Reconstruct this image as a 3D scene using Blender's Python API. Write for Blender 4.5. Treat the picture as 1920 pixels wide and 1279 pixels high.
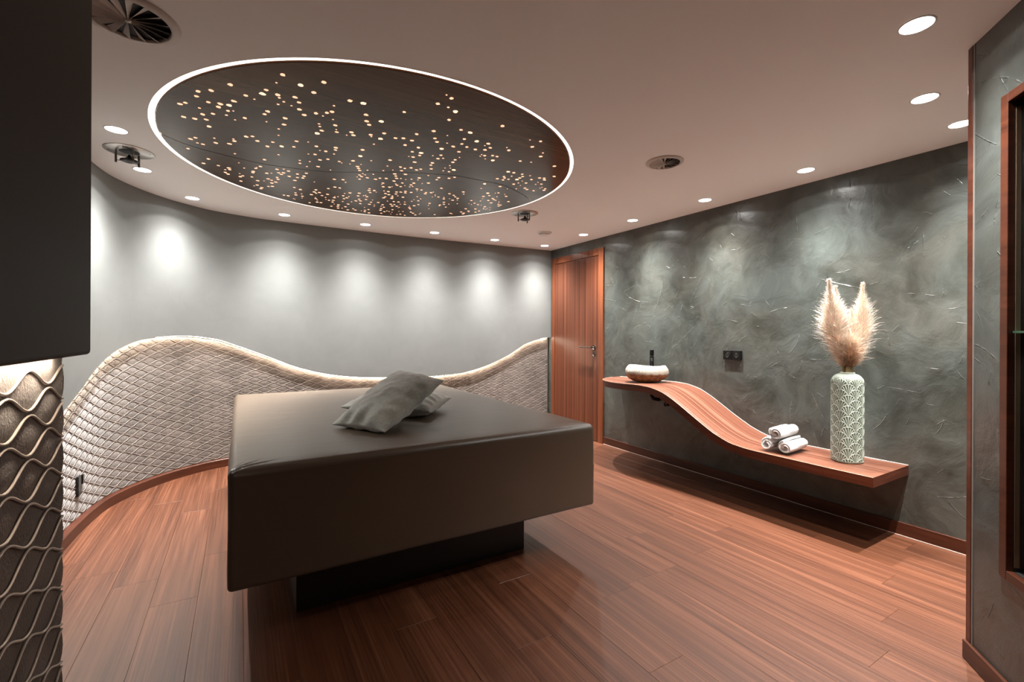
import bpy, math, random
import numpy as np
from mathutils import Vector, Matrix, noise
random.seed(7); np.random.seed(7)
S = bpy.context.scene
for o in list(bpy.data.objects): bpy.data.objects.remove(o)
PI = math.pi
H = 2.30
# ------------------------------------------------------------------ camera
cd = bpy.data.cameras.new('camera'); cam = bpy.data.objects.new('camera', cd)
S.collection.objects.link(cam); S.camera = cam
cd.sensor_width = 36.0; cd.lens = 853.0/1920*36
cd.shift_y = -(639.5-626.0)/1920
cd.clip_start = 0.02
yaw = math.atan((960-451)/853.0)
cam.matrix_world = (Matrix.Translation((0, 0, 1.216)) @ Matrix.Rotation(-yaw, 4, 'Z')
                    @ Matrix.Rotation(PI/2, 4, 'X') @ Matrix.Rotation(math.radians(0.26), 4, 'Z'))
# ------------------------------------------------------------------ view + world
S.view_settings.view_transform = 'Standard'; S.view_settings.look = 'None'
S.view_settings.gamma = 1.0; S.view_settings.use_curve_mapping = False
S.view_settings.exposure = 0.60
W = bpy.data.worlds.new('world'); S.world = W; W.use_nodes = True
W.node_tree.nodes['Background'].inputs[0].default_value = (0.02, 0.018, 0.016, 1)
W.node_tree.nodes['Background'].inputs[1].default_value = 0.3
SPOT_W = 225.0            # watts of each recessed downlight
SPOT_COL = (1.0, 0.965, 0.925)
LED_COL = (1.0, 0.80, 0.62)
def beam_profile(ld, sigma=.53, skirt=.005):
    """photometric profile of a reflector downlight: gaussian core plus a weak wide skirt"""
    ld.use_nodes = True; nt = ld.node_tree; em = nt.nodes['Emission']
    tc = nt.nodes.new('ShaderNodeTexCoord'); sx = nt.nodes.new('ShaderNodeSeparateXYZ'); nt.links.new(tc.outputs['Normal'], sx.inputs[0])
    def m(op, a, b=None):
        n = nt.nodes.new('ShaderNodeMath'); n.operation = op
        for i, v in enumerate((a, b)):
            if v is None: continue
            if hasattr(v, 'is_output'): nt.links.new(v, n.inputs[i])
            else: n.inputs[i].default_value = v
        return n.outputs[0]
    th = m('ARCCOSINE', m('MINIMUM', m('ABSOLUTE', sx.outputs['Z']), 1.0))
    g = m('EXPONENT', m('MULTIPLY', m('POWER', m('DIVIDE', th, sigma), 2.5), -1.0))
    edge = m('MINIMUM', m('MAXIMUM', m('MULTIPLY', m('SUBTRACT', 1.055, th), 14.0), 0.0), 1.0)   # reflector cut-off near 59 degrees
    g = m('ADD', g, m('MULTIPLY', edge, .015))
    nt.links.new(m('ADD', g, skirt), em.inputs['Strength'])
# ------------------------------------------------------------------ helpers
_off = {}
def link(o): S.collection.objects.link(o)
def tag(o, label=None, cat=None, group=None, kind=None):
    if label: o['label'] = label
    if cat: o['category'] = cat
    if group: o['group'] = group
    if kind: o['kind'] = kind
    return o
def thing(name, label, cat, loc=(0, 0, 0), group=None, kind=None, rz=0):
    o = bpy.data.objects.new(name, None); link(o); o.location = loc
    o.empty_display_size = 0.05
    o.rotation_euler = (0, 0, rz)
    _off[o.name] = Vector(loc)
    return tag(o, label, cat, group, kind)
def off(p): return _off.get(p.name, Vector((0, 0, 0))) if p else Vector((0, 0, 0))
def part(name, V, Fc, mat, parent=None, smooth=False, local=False):
    """world-space vertices -> one mesh object, child of parent"""
    me = bpy.data.meshes.new(name)
    ov = Vector((0, 0, 0)) if local else off(parent)
    if isinstance(V, np.ndarray): V = (V - np.array(ov)[None, :]).tolist()
    else: V = [(v[0]-ov[0], v[1]-ov[1], v[2]-ov[2]) for v in V]
    me.from_pydata(V, [], Fc if isinstance(Fc, list) else Fc.tolist())
    me.update()
    if smooth: me.shade_smooth()
    if mat: me.materials.append(mat)
    o = bpy.data.objects.new(name, me); link(o)
    if parent: o.parent = parent
    _off[o.name] = Vector(off(parent))
    return o
class MB:
    def __init__(s): s.V = []; s.F = []
    def add(s, V, F):
        n = len(s.V); s.V += [tuple(v) for v in V]; s.F += [tuple(i+n for i in f) for f in F]; return s
    def box(s, x0, x1, y0, y1, z0, z1):
        V = [(x0,y0,z0),(x1,y0,z0),(x1,y1,z0),(x0,y1,z0),(x0,y0,z1),(x1,y0,z1),(x1,y1,z1),(x0,y1,z1)]
        return s.add(V, [(0,3,2,1),(4,5,6,7),(0,1,5,4),(1,2,6,5),(2,3,7,6),(3,0,4,7)])
    def prism(s, poly, z0, z1):
        n = len(poly)
        V = [(x, y, z0) for x, y in poly]+[(x, y, z1) for x, y in poly]
        F = [tuple(range(n))[::-1], tuple(range(n, 2*n))]+[(i, (i+1) % n, n+(i+1) % n, n+i) for i in range(n)]
        return s.add(V, F)
    def lathe(s, prof, n=32, c=(0, 0, 0), cap=False):
        V = []; F = []
        for r, z in prof:
            for k in range(n):
                a = 2*PI*k/n; V.append((c[0]+r*math.cos(a), c[1]+r*math.sin(a), c[2]+z))
        for j in range(len(prof)-1):
            for k in range(n):
                F.append((j*n+k, j*n+(k+1) % n, (j+1)*n+(k+1) % n, (j+1)*n+k))
        if cap: F.append(tuple(range(n))[::-1]); F.append(tuple(range((len(prof)-1)*n, len(prof)*n)))
        return s.add(V, F)
    def tube(s, pts, r, n=6, cap=True):
        P = [Vector(p) for p in pts]; V = []; F = []
        up = Vector((0, 0, 1))
        for i, p in enumerate(P):
            t = (P[min(i+1, len(P)-1)]-P[max(i-1, 0)]).normalized()
            u = t.cross(up)
            if u.length < 1e-3: u = t.cross(Vector((1, 0, 0)))
            u.normalize(); w = u.cross(t)
            rr = r[i] if isinstance(r, (list, tuple)) else r
            for k in range(n):
                a = 2*PI*k/n; V.append(p+u*math.cos(a)*rr+w*math.sin(a)*rr)
        for i in range(len(P)-1):
            for k in range(n):
                F.append((i*n+k, i*n+(k+1) % n, (i+1)*n+(k+1) % n, (i+1)*n+k))
        if cap: F.append(tuple(range(n))); F.append(tuple(range((len(P)-1)*n, len(P)*n))[::-1])
        return s.add(V, F)
    def out(s, name, mat, parent=None, smooth=False): return part(name, s.V, s.F, mat, parent, smooth)
def struct(o): o['kind'] = 'structure'; return o
def bevel(o, w, seg=3):
    m = o.modifiers.new('bevel', 'BEVEL'); m.width = w; m.segments = seg; m.limit_method = 'ANGLE'
    m.harden_normals = False
    return o
def catmull(xs, ys):
    """monotone-ish smooth interpolation y(x)"""
    xs = np.array(xs, float); ys = np.array(ys, float)
    h = np.diff(xs); d = np.diff(ys)/h; m = np.zeros(len(xs))
    m[0], m[-1] = d[0], d[-1]
    for i in range(1, len(xs)-1):
        m[i] = 0 if d[i-1]*d[i] <= 0 else 2*d[i-1]*d[i]/(d[i-1]+d[i])
    def f(x):
        x = np.clip(x, xs[0], xs[-1]); i = np.clip(np.searchsorted(xs, x)-1, 0, len(h)-1)
        t = (x-xs[i])/h[i]
        return ((2*t**3-3*t**2+1)*ys[i]+(t**3-2*t**2+t)*h[i]*m[i]+(-2*t**3+3*t**2)*ys[i+1]+(t**3-t**2)*h[i]*m[i+1])
    return f
# ------------------------------------------------------------------ materials
class NT:
    def __init__(s, name):
        s.m = bpy.data.materials.new(name); s.m.use_nodes = True; s.t = s.m.node_tree
        s.b = s.t.nodes['Principled BSDF']
    def n(s, typ, **kw):
        nd = s.t.nodes.new(typ)
        for k, v in kw.items():
            if k in nd.inputs.keys(): nd.inputs[k].default_value = v
            else: setattr(nd, k, v)
        return nd
    def l(s, a, b): s.t.links.new(a, b)
    def mapping(s, scale=(1, 1, 1), rot=(0, 0, 0), coord='pos', rand=False):
        if coord == 'pos': src = s.n('ShaderNodeNewGeometry').outputs['Position']
        else: src = s.n('ShaderNodeTexCoord').outputs['Object']
        mp = s.n('ShaderNodeMapping'); mp.inputs['Scale'].default_value = scale; mp.inputs['Rotation'].default_value = rot
        if rand:
            oi = s.n('ShaderNodeObjectInfo'); vm = s.n('ShaderNodeVectorMath', operation='SCALE'); vm.inputs[3].default_value = 37.0
            cb = s.n('ShaderNodeCombineXYZ'); s.l(oi.outputs['Random'], cb.inputs[0]); s.l(oi.outputs['Random'], cb.inputs[1]); s.l(oi.outputs['Random'], cb.inputs[2])
            s.l(cb.outputs[0], vm.inputs[0]); ad = s.n('ShaderNodeVectorMath', operation='ADD')
            s.l(src, ad.inputs[0]); s.l(vm.outputs[0], ad.inputs[1]); src = ad.outputs[0]
        s.l(src, mp.inputs[0]); return mp.outputs[0]
    def noise(s, vec, scale, detail=4, rough=.55, dist=0):
        nd = s.n('ShaderNodeTexNoise'); nd.inputs['Scale'].default_value = scale; nd.inputs['Detail'].default_value = detail
        nd.inputs['Roughness'].default_value = rough; nd.inputs['Distortion'].default_value = dist
        s.l(vec, nd.inputs['Vector']); return nd.outputs['Fac']
    def ramp(s, fac, stops):
        nd = s.n('ShaderNodeValToRGB'); e = nd.color_ramp.elements
        while len(e) < len(stops): e.new(0.5)
        for el, (p, c) in zip(e, stops):
            el.position = p; el.color = (*c, 1) if len(c) == 3 else c
        s.l(fac, nd.inputs[0]); return nd.outputs[0]
    def mix(s, f, a, b, mode='MIX'):
        nd = s.n('ShaderNodeMix', data_type='RGBA', blend_type=mode)
        for inp, v in ((nd.inputs[0], f), (nd.inputs[6], a), (nd.inputs[7], b)):
            if hasattr(v, 'is_output'): s.l(v, inp)
            elif isinstance(v, (int, float)): inp.default_value = v
            else: inp.default_value = (*v, 1)
        return nd.outputs[2]
    def math(s, op, a, b=None, c=None):
        nd = s.n('ShaderNodeMath', operation=op)
        for i, v in enumerate((a, b, c)):
            if v is None: continue
            if hasattr(v, 'is_output'): s.l(v, nd.inputs[i])
            else: nd.inputs[i].default_value = v
        return nd.outputs[0]
    def bump(s, h, strength=.3, dist=.01, prev=None):
        nd = s.n('ShaderNodeBump'); nd.inputs['Strength'].default_value = strength; nd.inputs['Distance'].default_value = dist
        s.l(h, nd.inputs['Height'])
        if prev: s.l(prev, nd.inputs['Normal'])
        return nd.outputs[0]
    def done(s, col=None, rough=None, spec=None, metal=None, normal=None, **kw):
        b = s.b
        for key, v in (('Base Color', col), ('Roughness', rough), ('Specular IOR Level', spec), ('Metallic', metal), ('Normal', normal), *[(k, v) for k, v in kw.items()]):
            if v is None: continue
            if hasattr(v, 'is_output'): s.l(v, b.inputs[key])
            elif isinstance(v, (int, float)): b.inputs[key].default_value = v
            else: b.inputs[key].default_value = (*v, 1)
        return s.m
def plain(name, col, rough=.5, metal=0, spec=.5, bump=0, bscale=80):
    t = NT(name); v = t.mapping(coord='obj'); nz = t.noise(v, bscale, 3)
    c = t.mix(nz, [x*.88 for x in col], [min(1, x*1.1) for x in col])
    nrm = t.bump(nz, bump, .002) if bump else None
    return t.done(c, rough, spec, metal, nrm)
def emit(name, col, k):
    t = NT(name); t.b.inputs['Base Color'].default_value = (.8, .8, .8, 1)
    t.b.inputs['Emission Color'].default_value = (*col, 1); t.b.inputs['Emission Strength'].default_value = k
    return t.m

def plaster(name, dark, light, marks, rough, spec=.5, bumpk=.25):
    t = NT(name); v = t.mapping()
    vd = t.n('ShaderNodeTexNoise'); vd.inputs['Scale'].default_value = 1.6; vd.inputs['Detail'].default_value = 2
    t.l(v, vd.inputs['Vector'])
    wv = t.n('ShaderNodeVectorMath', operation='MULTIPLY_ADD'); t.l(vd.outputs['Color'], wv.inputs[0])
    wv.inputs[1].default_value = (.5, .5, .5); t.l(v, wv.inputs[2]); w = wv.outputs[0]
    big = t.noise(w, 2.2, 6, .62, .6)
    med = t.noise(w, 9, 5, .6, .4)
    fac = t.math('ADD', t.math('MULTIPLY', big, .65), t.math('MULTIPLY', med, .35))
    col = t.ramp(fac, [(.36, dark), (.64, light)] if marks else [(.32, dark), (.68, light)])
    if marks:
        hue = t.ramp(t.noise(w, 1.3, 4, .6, .8), [(.36, (1.0, .93, .85)), (.64, (.95, 1.01, 1.0))])
        col = t.mix(1.0, col, hue, 'MULTIPLY')
    h = t.math('MULTIPLY', med, .5)
    if marks:
        # trowel ridges: one short straight-ish stroke per voronoi cell, several sizes and angles
        sp = t.n('ShaderNodeSeparateXYZ'); t.l(w, sp.inputs[0])
        sv = t.n('ShaderNodeSeparateXYZ'); t.l(v, sv.inputs[0])
        hx, hy = marks[1]
        def hor(q): return t.math('ADD', t.math('MULTIPLY', q.outputs[0], hx), t.math('MULTIPLY', q.outputs[1], hy))
        uu = t.math('ADD', t.math('MULTIPLY', hor(sp), .18), t.math('MULTIPLY', hor(sv), .82))
        vv = t.math('ADD', t.math('MULTIPLY', sp.outputs[2], .18), t.math('MULTIPLY', sv.outputs[2], .82))
        tot = None
        for k, (sc, ln, wd_, keep) in enumerate(((2.2, .38, .008, .50), (3.9, .34, .012, .42), (6.5, .32, .020, .34), (10.5, .30, .026, .25))):
            cb = t.n('ShaderNodeCombineXYZ'); t.l(t.math('ADD', t.math('MULTIPLY', uu, sc), k*3.7), cb.inputs[0]); t.l(t.math('MULTIPLY', vv, sc), cb.inputs[1])
            vo_ = t.n('ShaderNodeTexVoronoi'); vo_.voronoi_dimensions = '2D'; vo_.inputs['Scale'].default_value = 1.0; t.l(cb.outputs[0], vo_.inputs['Vector'])
            df = t.n('ShaderNodeVectorMath', operation='SUBTRACT'); t.l(cb.outputs[0], df.inputs[0]); t.l(vo_.outputs['Position'], df.inputs[1])
            sd = t.n('ShaderNodeSeparateXYZ'); t.l(df.outputs[0], sd.inputs[0])
            sc_ = t.n('ShaderNodeSeparateColor'); t.l(vo_.outputs['Color'], sc_.inputs[0])
            an = t.math('MULTIPLY', t.math('SUBTRACT', sc_.outputs[0], .38), 4.4)
            ca, sa = t.math('COSINE', an), t.math('SINE', an)
            al_ = t.math('ADD', t.math('MULTIPLY', sd.outputs[0], ca), t.math('MULTIPLY', sd.outputs[1], sa))
            pe = t.math('SUBTRACT', t.math('MULTIPLY', sd.outputs[1], ca), t.math('MULTIPLY', sd.outputs[0], sa))
            pe = t.math('ADD', pe, t.math('MULTIPLY', t.math('MULTIPLY', al_, al_), t.math('MULTIPLY', t.math('SUBTRACT', sc_.outputs[2], .5), 1.1)))
            line = t.math('MAXIMUM', t.math('SUBTRACT', 1.0, t.math('DIVIDE', t.math('ABSOLUTE', pe), wd_)), 0.0)
            ext = t.math('MINIMUM', t.math('MAXIMUM', t.math('MULTIPLY', t.math('SUBTRACT', ln, t.math('ABSOLUTE', al_)), 8.0), 0.0), 1.0)
            on = t.math('GREATER_THAN', sc_.outputs[1], 1-keep)
            rd = t.math('MULTIPLY', t.math('MULTIPLY', line, ext), t.math('MULTIPLY', on, 1.0-.15*k))
            # flat smear on one side of the stroke
            smear = t.math('MULTIPLY', t.math('MULTIPLY', t.math('LESS_THAN', pe, 0.0), t.math('MAXIMUM', t.math('SUBTRACT', 1.0, t.math('DIVIDE', t.math('ABSOLUTE', pe), wd_*9)), 0.0)), t.math('MULTIPLY', ext, t.math('MULTIPLY', on, .30)))
            rd = t.math('ADD', rd, smear)
            tot = rd if tot is None else t.math('ADD', tot, rd)
        brk = t.noise(v, 24, 3, .6)
        tot = t.math('MULTIPLY', tot, t.math('MINIMUM', t.math('MAXIMUM', t.math('MULTIPLY', t.math('SUBTRACT', brk, .40), 6.0), .1), 1.0))
        marks = marks[0]
        h = t.math('ADD', h, t.math('MULTIPLY', tot, marks))
        col = t.mix(t.math('MINIMUM', t.math('MULTIPLY', tot, .13), 1.0), col, [min(1, x*1.6+.02) for x in light])
    fine = t.noise(v, 160, 2)
    nrm = t.bump(t.math('ADD', h, t.math('MULTIPLY', fine, .05)), bumpk, .012)
    rg = t.math('ADD', rough, t.math('MULTIPLY', t.math('SUBTRACT', big, .5), .35))
    return t.done(col, rg, spec, None, nrm)
M = {}
M['plaster_dark'] = plaster('dark green-grey trowelled plaster', (.036, .038, .033), (.100, .109, .103), (.48, (0, 1)), .34, .62, .6)
M['plaster_diag'] = plaster('dark trowelled plaster of the diagonal wall', (.036, .038, .033), (.100, .109, .103), (.48, (-.765, -.644)), .34, .62, .6)
M['plaster_light'] = plaster('light grey plaster', (.188, .197, .192), (.215, .224, .219), 0, .6, .3, .08)
M['plaster_back'] = plain('dark taupe paint', (.10, .075, .055), .7)
M['ceiling'] = NT('matt white ceiling paint').done((.95, .94, .925), .85, .2)
M['white'] = plain('white enamel', (.62, .57, .52), .4)
M['white_plastic'] = plain('white plastic', (.75, .72, .68), .4)
M['steel'] = plain('brushed steel', (.55, .50, .46), .3, 1)
M['dark_steel'] = plain('dark steel', (.20, .18, .16), .3, 1)
M['black'] = plain('black lacquer', (.006, .006, .006), .25, spec=.25)
M['matt_black'] = plain('matt black', (.006, .005, .004), .6)
M['silicone'] = plain('pale sealant', (.72, .62, .54), .5)
M['lens'] = emit('downlight lens', (1, .97, .93), 9.0)
M['led'] = emit('warm led strip', LED_COL, 50.0)
M['led_near'] = emit('warm led strip of box', LED_COL, 26.0)
M['led_ring'] = emit('cove led ring', (1, .86, .72), 2.2)
M['hole'] = emit('backlit perforation', (1, .50, .29), .95)
M['hole_big'] = emit('backlit large perforation', (1, .60, .36), 1.2)

def wood(name, cols, scale, rough=.35, spec=.5, bumpk=.15, rand=False, fine=1.0, tint=.35, coat=0, wa=.68, dist=.35):
    t = NT(name); v = t.mapping(scale, rand=rand)
    a = t.noise(v, 1.0, 8, .62, dist)
    vf = t.mapping([s*(6 if s == max(scale) else 2.5)*fine for s in scale], rand=rand)
    b = t.noise(vf, 1.0, 4, .6, .1)
    f = t.math('ADD', t.math('MULTIPLY', a, wa), t.math('MULTIPLY', b, 1-wa))
    col = t.ramp(f, [(.32, cols[0]), (.5, cols[1]), (.68, cols[2])])
    if rand:
        oi = t.n('ShaderNodeObjectInfo')
        col = t.mix(t.math('MULTIPLY', oi.outputs['Random'], tint), col, [c*.45 for c in cols[1]])
    nrm = t.bump(b, bumpk, .002)
    r = t.math('ADD', rough, t.math('MULTIPLY', t.math('SUBTRACT', b, .5), .2))
    return t.done(col, r, spec, None, nrm, **({'Coat Weight': coat, 'Coat Roughness': .38} if coat else {}))
M['floor'] = wood('floor plank wood', ((.036, .011, .0045), (.108, .036, .016), (.215, .084, .043)), (17, .42, 3), .40, .5, .22, True, coat=.1, wa=.5, fine=1.6)
M['door'] = wood('door veneer', ((.042, .011, .005), (.105, .030, .013), (.22, .080, .040)), (3, 60, .15), .33, .5, .05)
M['frame_wood'] = wood('door frame wood', ((.09, .022, .008), (.18, .052, .020), (.25, .078, .032)), (6, 20, .8), .35, .5, .05)
M['shelf'] = wood('shelf veneer', ((.060, .018, .009), (.15, .054, .032), (.33, .165, .110)), (75, .10, .10), .30, .5, .05, wa=.85, dist=.02)
M['shelf_edge'] = wood('shelf edge veneer', ((.045, .010, .004), (.095, .022, .009), (.14, .038, .016)), (4, 1.2, 30), .35, .5, .05)
M['base_wood'] = wood('skirting wood', ((.030, .007, .0025), (.065, .016, .006), (.095, .026, .010)), (2, 2, 30), .38, .5, .05)
M['disc'] = wood('dark walnut veneer', ((.040, .019, .007), (.072, .035, .014), (.115, .060, .027)), (.7, 9, 4), .17, .34, .0)
M['disc'].node_tree.nodes['Principled BSDF'].inputs['Specular Tint'].default_value = (1, .84, .68, 1)
M['disc_edge'] = plain('copper coloured edge band', (.13, .055, .025), .4)

def velvet(name, dark, light, scale=6, rough=.75, sheen=.6, bumpk=.3, spec=.25):
    t = NT(name); v = t.mapping(coord='obj')
    a = t.noise(v, scale, 6, .65, .5); b = t.noise(v, scale*22, 4, .6)
    f = t.math('ADD', t.math('MULTIPLY', a, .7), t.math('MULTIPLY', b, .3))
    col = t.ramp(f, [(.36, dark), (.64, light)])
    nrm = t.bump(b, bumpk, .003)
    m = t.done(col, rough, spec, None, nrm)
    t.b.inputs['Sheen Weight'].default_value = sheen; t.b.inputs['Sheen Roughness'].default_value = .45
    return m
M['panel'] = velvet('quilted taupe velour', (.095, .079, .068), (.225, .195, .175), 5, .72, .5, .55)
M['panel_near'] = velvet('quilted taupe velour shaded copy', (.085, .062, .048), (.20, .158, .13), 9, .7, .4, .8)  # same taupe velour, colour darkened for the dim, steeply viewed near panel
M['cord_near'] = plain('raised velour cord lit copy', (.62, .56, .50), .6, bump=.3)  # same cord, colour lightened to stand in for light catching it
M['cord'] = plain('raised velour cord', (.34, .30, .27), .6, bump=.3)
M['cushion'] = velvet('grey-green velvet', (.24, .25, .22), (.52, .545, .495), 3.2, .62, .9, .25)
M['towel'] = velvet('white terry', (.58, .575, .56), (.76, .76, .75), 30, .9, .6, 1.0, .1)
t = NT('brown leatherette'); v = t.mapping(coord='obj'); a = t.noise(v, 1.8, 3, .5, .6); b = t.noise(v, 420, 2)
wr = t.noise(t.mapping((1, 3, 5), (0.2, .3, .9), coord='obj'), 2.2, 3, .5, 1.2)
M['leather'] = t.done(t.mix(a, (.082, .057, .037), (.098, .070, .048)), .37, .72, None, t.bump(b, .12, .001, t.bump(wr, .10, .02)))
t = NT('brown leatherette box'); v = t.mapping(coord='obj'); b = t.noise(v, 300, 2)
M['leather_box'] = t.done((.022, .014, .008), .6, .2, None, t.bump(b, .1, .001))
# ------------------------------------------------------------------ setting: floor
fl = MB().box(-1.2, 3.75, -1.75, 5.15, -.06, -.0125).out('floor', M['matt_black']); struct(fl)
pw, pl, gap = .1787, 1.22, .0005
def plank_mesh(L):
    w = pw-gap; c = .0006; d = .012
    V = []
    for z, i in ((-d, 0), (-c, 0), (0, c)):
        V += [(i, i, z), (w-i, i, z), (w-i, L-i, z), (i, L-i, z)]
    F = [(0, 3, 2, 1)]+[(j*4+k, j*4+(k+1) % 4, (j+1)*4+(k+1) % 4, (j+1)*4+k) for j in range(2) for k in range(4)]+[(8, 9, 10, 11)]
    me = bpy.data.meshes.new('plank'); me.from_pydata(V, [], F); me.materials.append(M['floor']); return me
known = {0: 3.01, 1: 2.82, 2: 2.54, 13: 1.613, 14: 2.83, 15: .759, 16: 1.64, 17: .853, 3: 2.98, 4: 1.75}
cache = {}
ks = list(range(-2, 24))
for k in ks:
    x0 = -.7+pw*k
    if x0 > 3.50: continue
    y = known.get(k, (k*.437) % pl)
    while y > -1.7: y -= pl
    while y < 5.0:
        a, b = max(y, -1.70), min(y+pl, 5.0)
        L = round(b-a-gap, 4)
        if L > .05:
            me = cache.get(L)
            if me is None: me = cache[L] = plank_mesh(L)
            o = bpy.data.objects.new('plank', me); link(o); o.location = (x0, a, 0); o.parent = fl
        y += pl
# ------------------------------------------------------------------ ceiling with round opening
CX, CY, CR = .827, 3.034, 1.238
def ring_slab(name, mat):
    n = 160; xa, xb, ya, yb = -1.2, 3.75, -1.75, 5.15
    angs = sorted([2*PI*i/n for i in range(n)]+[math.atan2(y-CY, x-CX) % (2*PI) for x in (xa, xb) for y in (ya, yb)])
    m = len(angs); V = []
    for z in (H, H+.02):
        for r_ in (0, 1):
            for a in angs:
                c, s_ = math.cos(a), math.sin(a)
                if r_ == 0: V.append((CX+CR*c, CY+CR*s_, z))
                else:
                    ts = []
                    if c > 1e-9: ts.append((xb-CX)/c)
                    if c < -1e-9: ts.append((xa-CX)/c)
                    if s_ > 1e-9: ts.append((yb-CY)/s_)
                    if s_ < -1e-9: ts.append((ya-CY)/s_)
                    t_ = min(ts); V.append((CX+t_*c, CY+t_*s_, z))
    F = []
    for i in range(m):
        j = (i+1) % m
        F.append((i, m+i, m+j, j)); F.append((2*m+i, 2*m+j, 3*m+j, 3*m+i)); F.append((i, j, 2*m+j, 2*m+i)); F.append((m+i, 3*m+i, 3*m+j, m+j))
    return part(name, V, F, mat)
ceil = struct(ring_slab('ceiling', M['ceiling']))
# recess above the opening
rc = MB().lathe([(CR+.004, .02), (CR+.004, .14), (.01, .14)], 96, (CX, CY, H)).out('ceiling_recess', M['ceiling'], ceil, True)
# ------------------------------------------------------------------ back wall path
cp = [(-.84, 1.0), (-.84, 1.8), (-.84, 2.6), (-.84, 3.3), (-.835, 3.6), (-.815, 3.88), (-.785, 4.09), (-.71, 4.30), (-.555, 4.555), (-.396, 4.715), (-.212, 4.84), (0, 4.91), (.211, 4.95), (.69, 4.965), (1.22, 4.965), (1.82, 4.95), (2.47, 4.905), (3.47, 4.828)]
cl = [0]
for p, q in zip(cp, cp[1:]): cl.append(cl[-1]+math.hypot(q[0]-p[0], q[1]-p[1]))
fx, fy = catmull(cl, [p[0] for p in cp]), catmull(cl, [p[1] for p in cp])
TOT = cl[-1]
def pos(s, d=0.0):
    """point on the wall face at arc length s, moved d behind the face"""
    s = np.asarray(s, float); e = .004
    tx = fx(s+e)-fx(s-e); ty = fy(s+e)-fy(s-e); L = np.hypot(tx, ty)+1e-12
    return fx(s)-ty/L*d, fy(s)+tx/L*d
zw = catmull([0, 1.0, 1.8, 2.2, 2.434, 2.683, 2.888, 3.092, 3.232, 3.367, 3.489, 3.619, 3.822, 4.067, 4.281, 4.505, 4.786, 5.086, 5.406, 5.631, 6.05, 6.499, 6.771, 7.126, 7.426, 7.66, TOT],
             [.56, .60, .66, .715, .774, .855, .950, 1.036, 1.093, 1.136, 1.162, 1.178, 1.186, 1.161, 1.086, .991, .868, .786, .744, .733, .722, .748, .803, .938, 1.102, 1.163, 1.172])
S0 = .0
ss = np.linspace(S0, TOT, 300)
REC = .042                      # how far the quilted panel lies behind the wall above it
fxs, fys = pos(ss); bxs, bys = pos(ss, REC+.02); zt = zw(ss)
V = []; F = []; n = len(ss)
for i in range(n):
    V += [(fxs[i], fys[i], zt[i]), (fxs[i], fys[i], H), (bxs[i], bys[i], H), (bxs[i], bys[i], zt[i])]
for i in range(n-1):
    a, b = i*4, i*4+4
    F += [(a, b, b+1, a+1), (a+1, b+1, b+2, a+2), (a+2, b+2, b+3, a+3), (a+3, b+3, b, a)]
F += [(0, 1, 2, 3), (4*n-1, 4*n-2, 4*n-3, 4*n-4)]
wb = struct(part('wall_back', V, F, M['plaster_light'], smooth=False))
for p_ in wb.data.polygons: p_.use_smooth = True
m = wb.modifiers.new('split', 'EDGE_SPLIT'); m.split_angle = math.radians(40)
# substrate behind
V = []; F = []
c1x, c1y = pos(ss, REC+.025); c2x, c2y = pos(ss, REC+.10)
for i in range(n):
    V += [(c1x[i], c1y[i], 0), (c1x[i], c1y[i], H), (c2x[i], c2y[i], H), (c2x[i], c2y[i], 0)]
F = []
for i in range(n-1):
    a, b = i*4, i*4+4
    F += [(a, b, b+1, a+1), (a+1, b+1, b+2, a+2), (a+2, b+2, b+3, a+3), (a+3, b+3, b, a)]
part('wall_core', V, F, M['plaster_light'], wb)
# led strip under the wavy edge
V = []; F = []
SE = TOT-.028                   # right end of the quilted panel
sl = ss[(ss > 1.9) & (ss < SE-.004)]; n2 = len(sl)
l1x, l1y = pos(sl, .012); l2x, l2y = pos(sl, .026); lz = zw(sl)-.0015
for i in range(n2): V += [(l1x[i], l1y[i], lz[i]), (l2x[i], l2y[i], lz[i]), (l2x[i], l2y[i], lz[i]+.0012), (l1x[i], l1y[i], lz[i]+.0012)]
for i in range(n2-1):
    a, b = i*4, i*4+4; F += [(a, a+1, b+1, b), (a+1, a+2, b+2, b+1), (a+2, a+3, b+3, b+2), (a+3, a, b, b+3)]
led = tag(part('led_strip', V, F, M['led']), 'warm white light strip hidden under the wavy lower edge of the grey back wall', 'light strip')
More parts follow.
